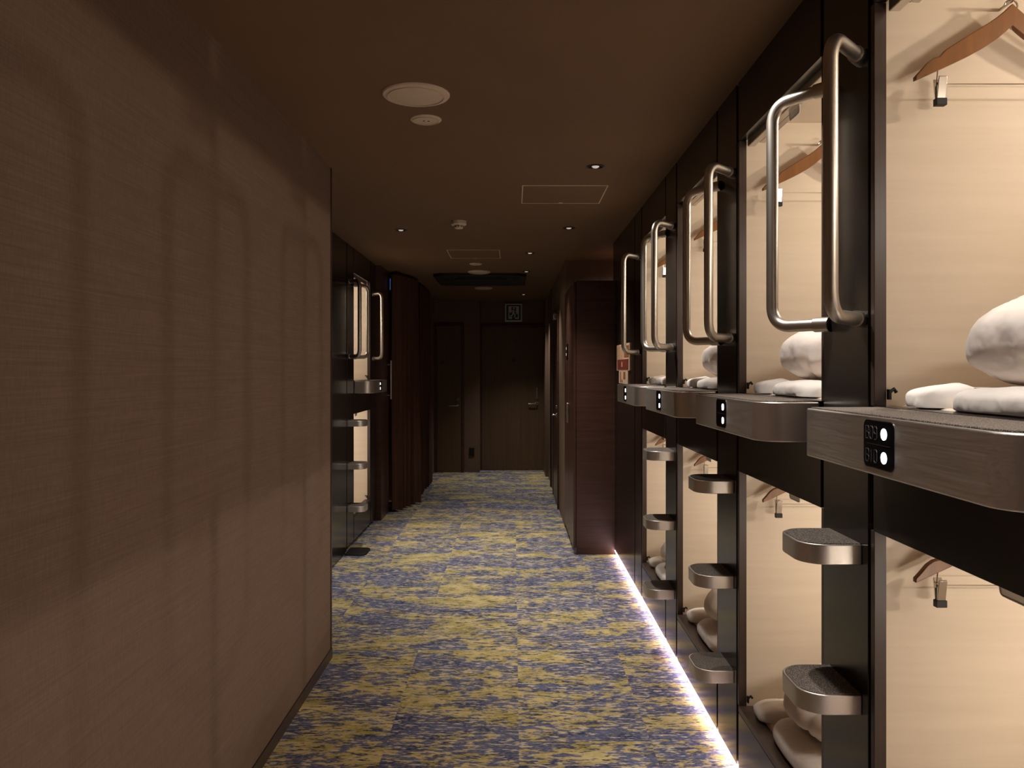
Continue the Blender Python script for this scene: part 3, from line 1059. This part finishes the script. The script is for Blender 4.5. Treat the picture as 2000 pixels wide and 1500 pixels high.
t = thing('pull_handle', 'long vertical steel pull handle beside the brown curtain on the left', 'handle', (XLL + 0.045, 7.93, 0))
b = NB(); tube(b, [(0.035, 0, 1.13), (0.035, 0, 1.51)], 0.011, 12); obj('bar', b, 'steel_z', t, smooth=True)
for z in (1.17, 1.47):
    b = NB(); tube(b, [(0.0, 0, z), (0.03, 0, z)], 0.007, 10); obj('standoff', b, 'steel_z', t, smooth=True)
t = tag(bx('indicator_light', XLL + 0.046, XLL + 0.062, 7.97, 8.01, 2.20, 2.34, 'darkplastic', bevel=0.003), 'small dark indicator with a faint blue glow high beside the curtain', 'indicator')
bx('blue_lens', XLL + 0.0625, XLL + 0.066, 7.975, 8.005, 2.215, 2.325, 'blueled', t, bevel=0.001)

# ------------------------------------------------------------------ ceiling fittings
def cdisc(name, x, y, r, h, label, cat, holes=False, rim=True):
    t = thing(name, label, cat, (x, y, CEIL))
    b = NB(); lathe(b, [(0, -h), (r * 0.86, -h), (r * 0.9, -h * 0.8), (r * 0.97, -h * 0.75), (r, -h * 0.3), (r, 0), (0, 0)], n=48)
    obj('cover', b, 'cream', t, smooth=True)
    if rim:
        b = NB()
        R0, R1 = r * 0.84, r * 0.80
        lathe(b, [(R0, -h - 0.0005), (R1, -h - 0.0005), (R1, -h - 0.003), (R0, -h - 0.003), (R0, -h - 0.0005)], n=48)
        obj('ring', b, 'cream', t, smooth=True)
    if holes:
        for dx, dy in ((-0.008, 0.0), (0.01, 0.004)):
            b = NB(); lathe(b, [(0, -h - 0.001), (0.004, -h - 0.001), (0.004, -h), (0, -h)], (dx, dy, 0), 12)
            obj('lens', b, 'darkplastic', t)
    return t

cdisc('ceiling_speaker', -0.350, 2.887, 0.121, 0.010, 'large round cream ceiling speaker nearest the camera', 'speaker')
cdisc('ceiling_sensor', -0.346, 3.175, 0.0615, 0.006, 'small round cream ceiling cover with two dark holes, nearer one', 'ceiling cover', True)
cdisc('ceiling_sensor', -0.350, 7.44, 0.059, 0.008, 'small round cream ceiling cover at the far hatch', 'ceiling cover', True)
cdisc('ceiling_speaker', -0.344, 8.03, 0.113, 0.014, 'large round cream ceiling speaker in front of the dark air conditioner', 'speaker')
cdisc('ceiling_speaker', -0.36, 9.60, 0.11, 0.012, 'round ceiling speaker beyond the dark air conditioner', 'speaker')

t = thing('smoke_detector', 'small cream smoke detector hanging from the ceiling midway down the corridor', 'smoke detector', (-0.363, 5.33, CEIL))
b = NB(); lathe(b, [(0, 0), (0.050, 0), (0.051, -0.022), (0.044, -0.030), (0.028, -0.030), (0, -0.030)], n=32); obj('base', b, 'cream', t, smooth=True)
b = NB(); lathe(b, [(0, -0.030), (0.022, -0.030), (0.030, -0.044), (0.024, -0.050), (0, -0.050)], n=32); ch = obj('sensing_chamber', b, 'cream', t, smooth=True)
for i in range(8):
    b = NB(); a = i * PI / 4
    box(b, 0.026 * math.cos(a) - 0.004, 0.026 * math.cos(a) + 0.004, 0.026 * math.sin(a) - 0.004, 0.026 * math.sin(a) + 0.004, -0.041, -0.034)
    obj('vent_slot', b, 'darkplastic', ch)

def hatch(x0, x1, y0, y1, label):
    t = thing('access_hatch', label, 'hatch', ((x0 + x1) / 2, (y0 + y1) / 2, CEIL))
    hx, hy = (x1 - x0) / 2, (y1 - y0) / 2
    b = NB(); w_ = 0.006
    box(b, -hx, hx, -hy, -hy + w_, -0.003, 0.0); box(b, -hx, hx, hy - w_, hy, -0.003, 0.0)
    box(b, -hx, -hx + w_, -hy + w_, hy - w_, -0.003, 0.0); box(b, hx - w_, hx, -hy + w_, hy - w_, -0.003, 0.0)
    obj('frame', b, 'cream', t)
    b = NB(); box(b, -hx + w_, hx - w_, -hy + w_, hy - w_, -0.0015, 0.0); obj('panel', b, 'ceiling', t)
    b = NB(); lathe(b, [(0, -0.005), (0.012, -0.005), (0.012, -0.0016), (0, -0.0016)], (0, hy - 0.02, 0), 16); obj('latch', b, 'cream', t, smooth=True)
hatch(0.046, 0.508, 4.30, 4.76, 'square ceiling access hatch with a pale outline, nearer and to the right')
hatch(-0.55, -0.113, 6.59, 7.07, 'square ceiling access hatch with a pale outline, farther down the corridor')

def downlight(x, y, watts, label, cone=88, tilt=0):
    t = thing('downlight', label, 'downlight', (x, y, CEIL))
    b = NB(); lathe(b, [(0.036, 0.0), (0.043, 0.0), (0.043, -0.003), (0.036, -0.005), (0.033, -0.003), (0.033, 0.0), (0.036, 0)], n=32)
    obj('trim_ring', b, 'darkplastic', t, smooth=True)
    b = NB(); lathe(b, [(0.033, -0.0035), (0.033, -0.001), (0.0, -0.001)], n=32)
    obj('reflector', b, 'chrome', t, smooth=True)
    b = NB(); lathe(b, [(0, -0.008), (0.012, -0.0065), (0.018, -0.0015), (0, -0.0012)], n=24)
    obj('lens', b, 'lamp_lens', t, smooth=True)
    ld = bpy.data.lights.new('downlight_lamp', 'SPOT')
    ld.energy = watts; ld.color = (1, 0.93, 0.87); ld.spot_size = math.radians(cone); ld.spot_blend = 1.0 if cone > 80 else 0.5; ld.shadow_soft_size = 0.02
    lo = bpy.data.objects.new('downlight_lamp', ld); COL.objects.link(lo); lo.parent = t; lo.location = (0, 0, -0.02); lo.rotation_euler = (0, -math.radians(tilt), 0)
    return t
g_ = 'recessed ceiling downlights'
for x, y, wt, lab, *ct in ((0.398, 3.905, SPOT_W * 1.2, 'recessed downlight in front of the nearer ceiling hatch', 84, 10),
                      (-0.793, 5.66, SPOT_W, 'recessed downlight on the left side of the ceiling'),
                      (0.384, 5.58, SPOT_W, 'recessed downlight beyond the near hatch on the right'),
                      (0.138, 6.76, SPOT_FAR_W, 'recessed downlight beside the farther hatch'),
                      (0.128, 8.01, SPOT_FAR_W, 'recessed downlight beside the far round speaker'),
                      (0.13, 10.40, SPOT_FAR_W * 1.25, 'recessed downlight farthest away, in front of the exit sign'),
                      (0.40, 2.08, SPOT_W * 0.85, 'added unseen downlight in the ceiling beyond the camera', 62, 19),  # added out of view, tilted to brighten the bedding on the right
                      (0.40, 1.12, SPOT_W * 0.85, 'added unseen downlight above the camera position', 62, 19),  # also added out of view for the nearest duvets
                      (1.08, 6.78, 22, 'added hidden downlight in the gap above the tall cabinet', 160),):  # added out of sight to brighten the recess wall
    downlight(x, y, wt, lab, *ct)['group'] = g_

# ceiling cassette air conditioner
t = thing('air_conditioner', 'black square air conditioner panel flush in the ceiling far down the corridor', 'air conditioner', (-0.345, 8.625, CEIL))
def chsq(h, c): return [(-h + c, -h), (h - c, -h), (h, -h + c), (h, h - c), (h - c, h), (-h + c, h), (-h, h - c), (-h, -h + c)]
b = NB(); prism(b, chsq(0.475, 0.07), -0.030, 0.0); obj('panel', b, 'darkplastic', t, bevel=0.006)
b = NB(); prism(b, chsq(0.27, 0.03), -0.040, -0.031); obj('intake_grille', b, 'rubber', t, bevel=0.003)
for dx, dy in ((0, 1), (0, -1), (1, 0), (-1, 0)):
    b = NB()
    box(b, dx * 0.375 - (0.3 if dx == 0 else 0.03), dx * 0.375 + (0.3 if dx == 0 else 0.03), dy * 0.375 - (0.3 if dy == 0 else 0.03), dy * 0.375 + (0.3 if dy == 0 else 0.03), -0.036, -0.0305)
    obj('air_flap', b, 'rubber', t, bevel=0.003)
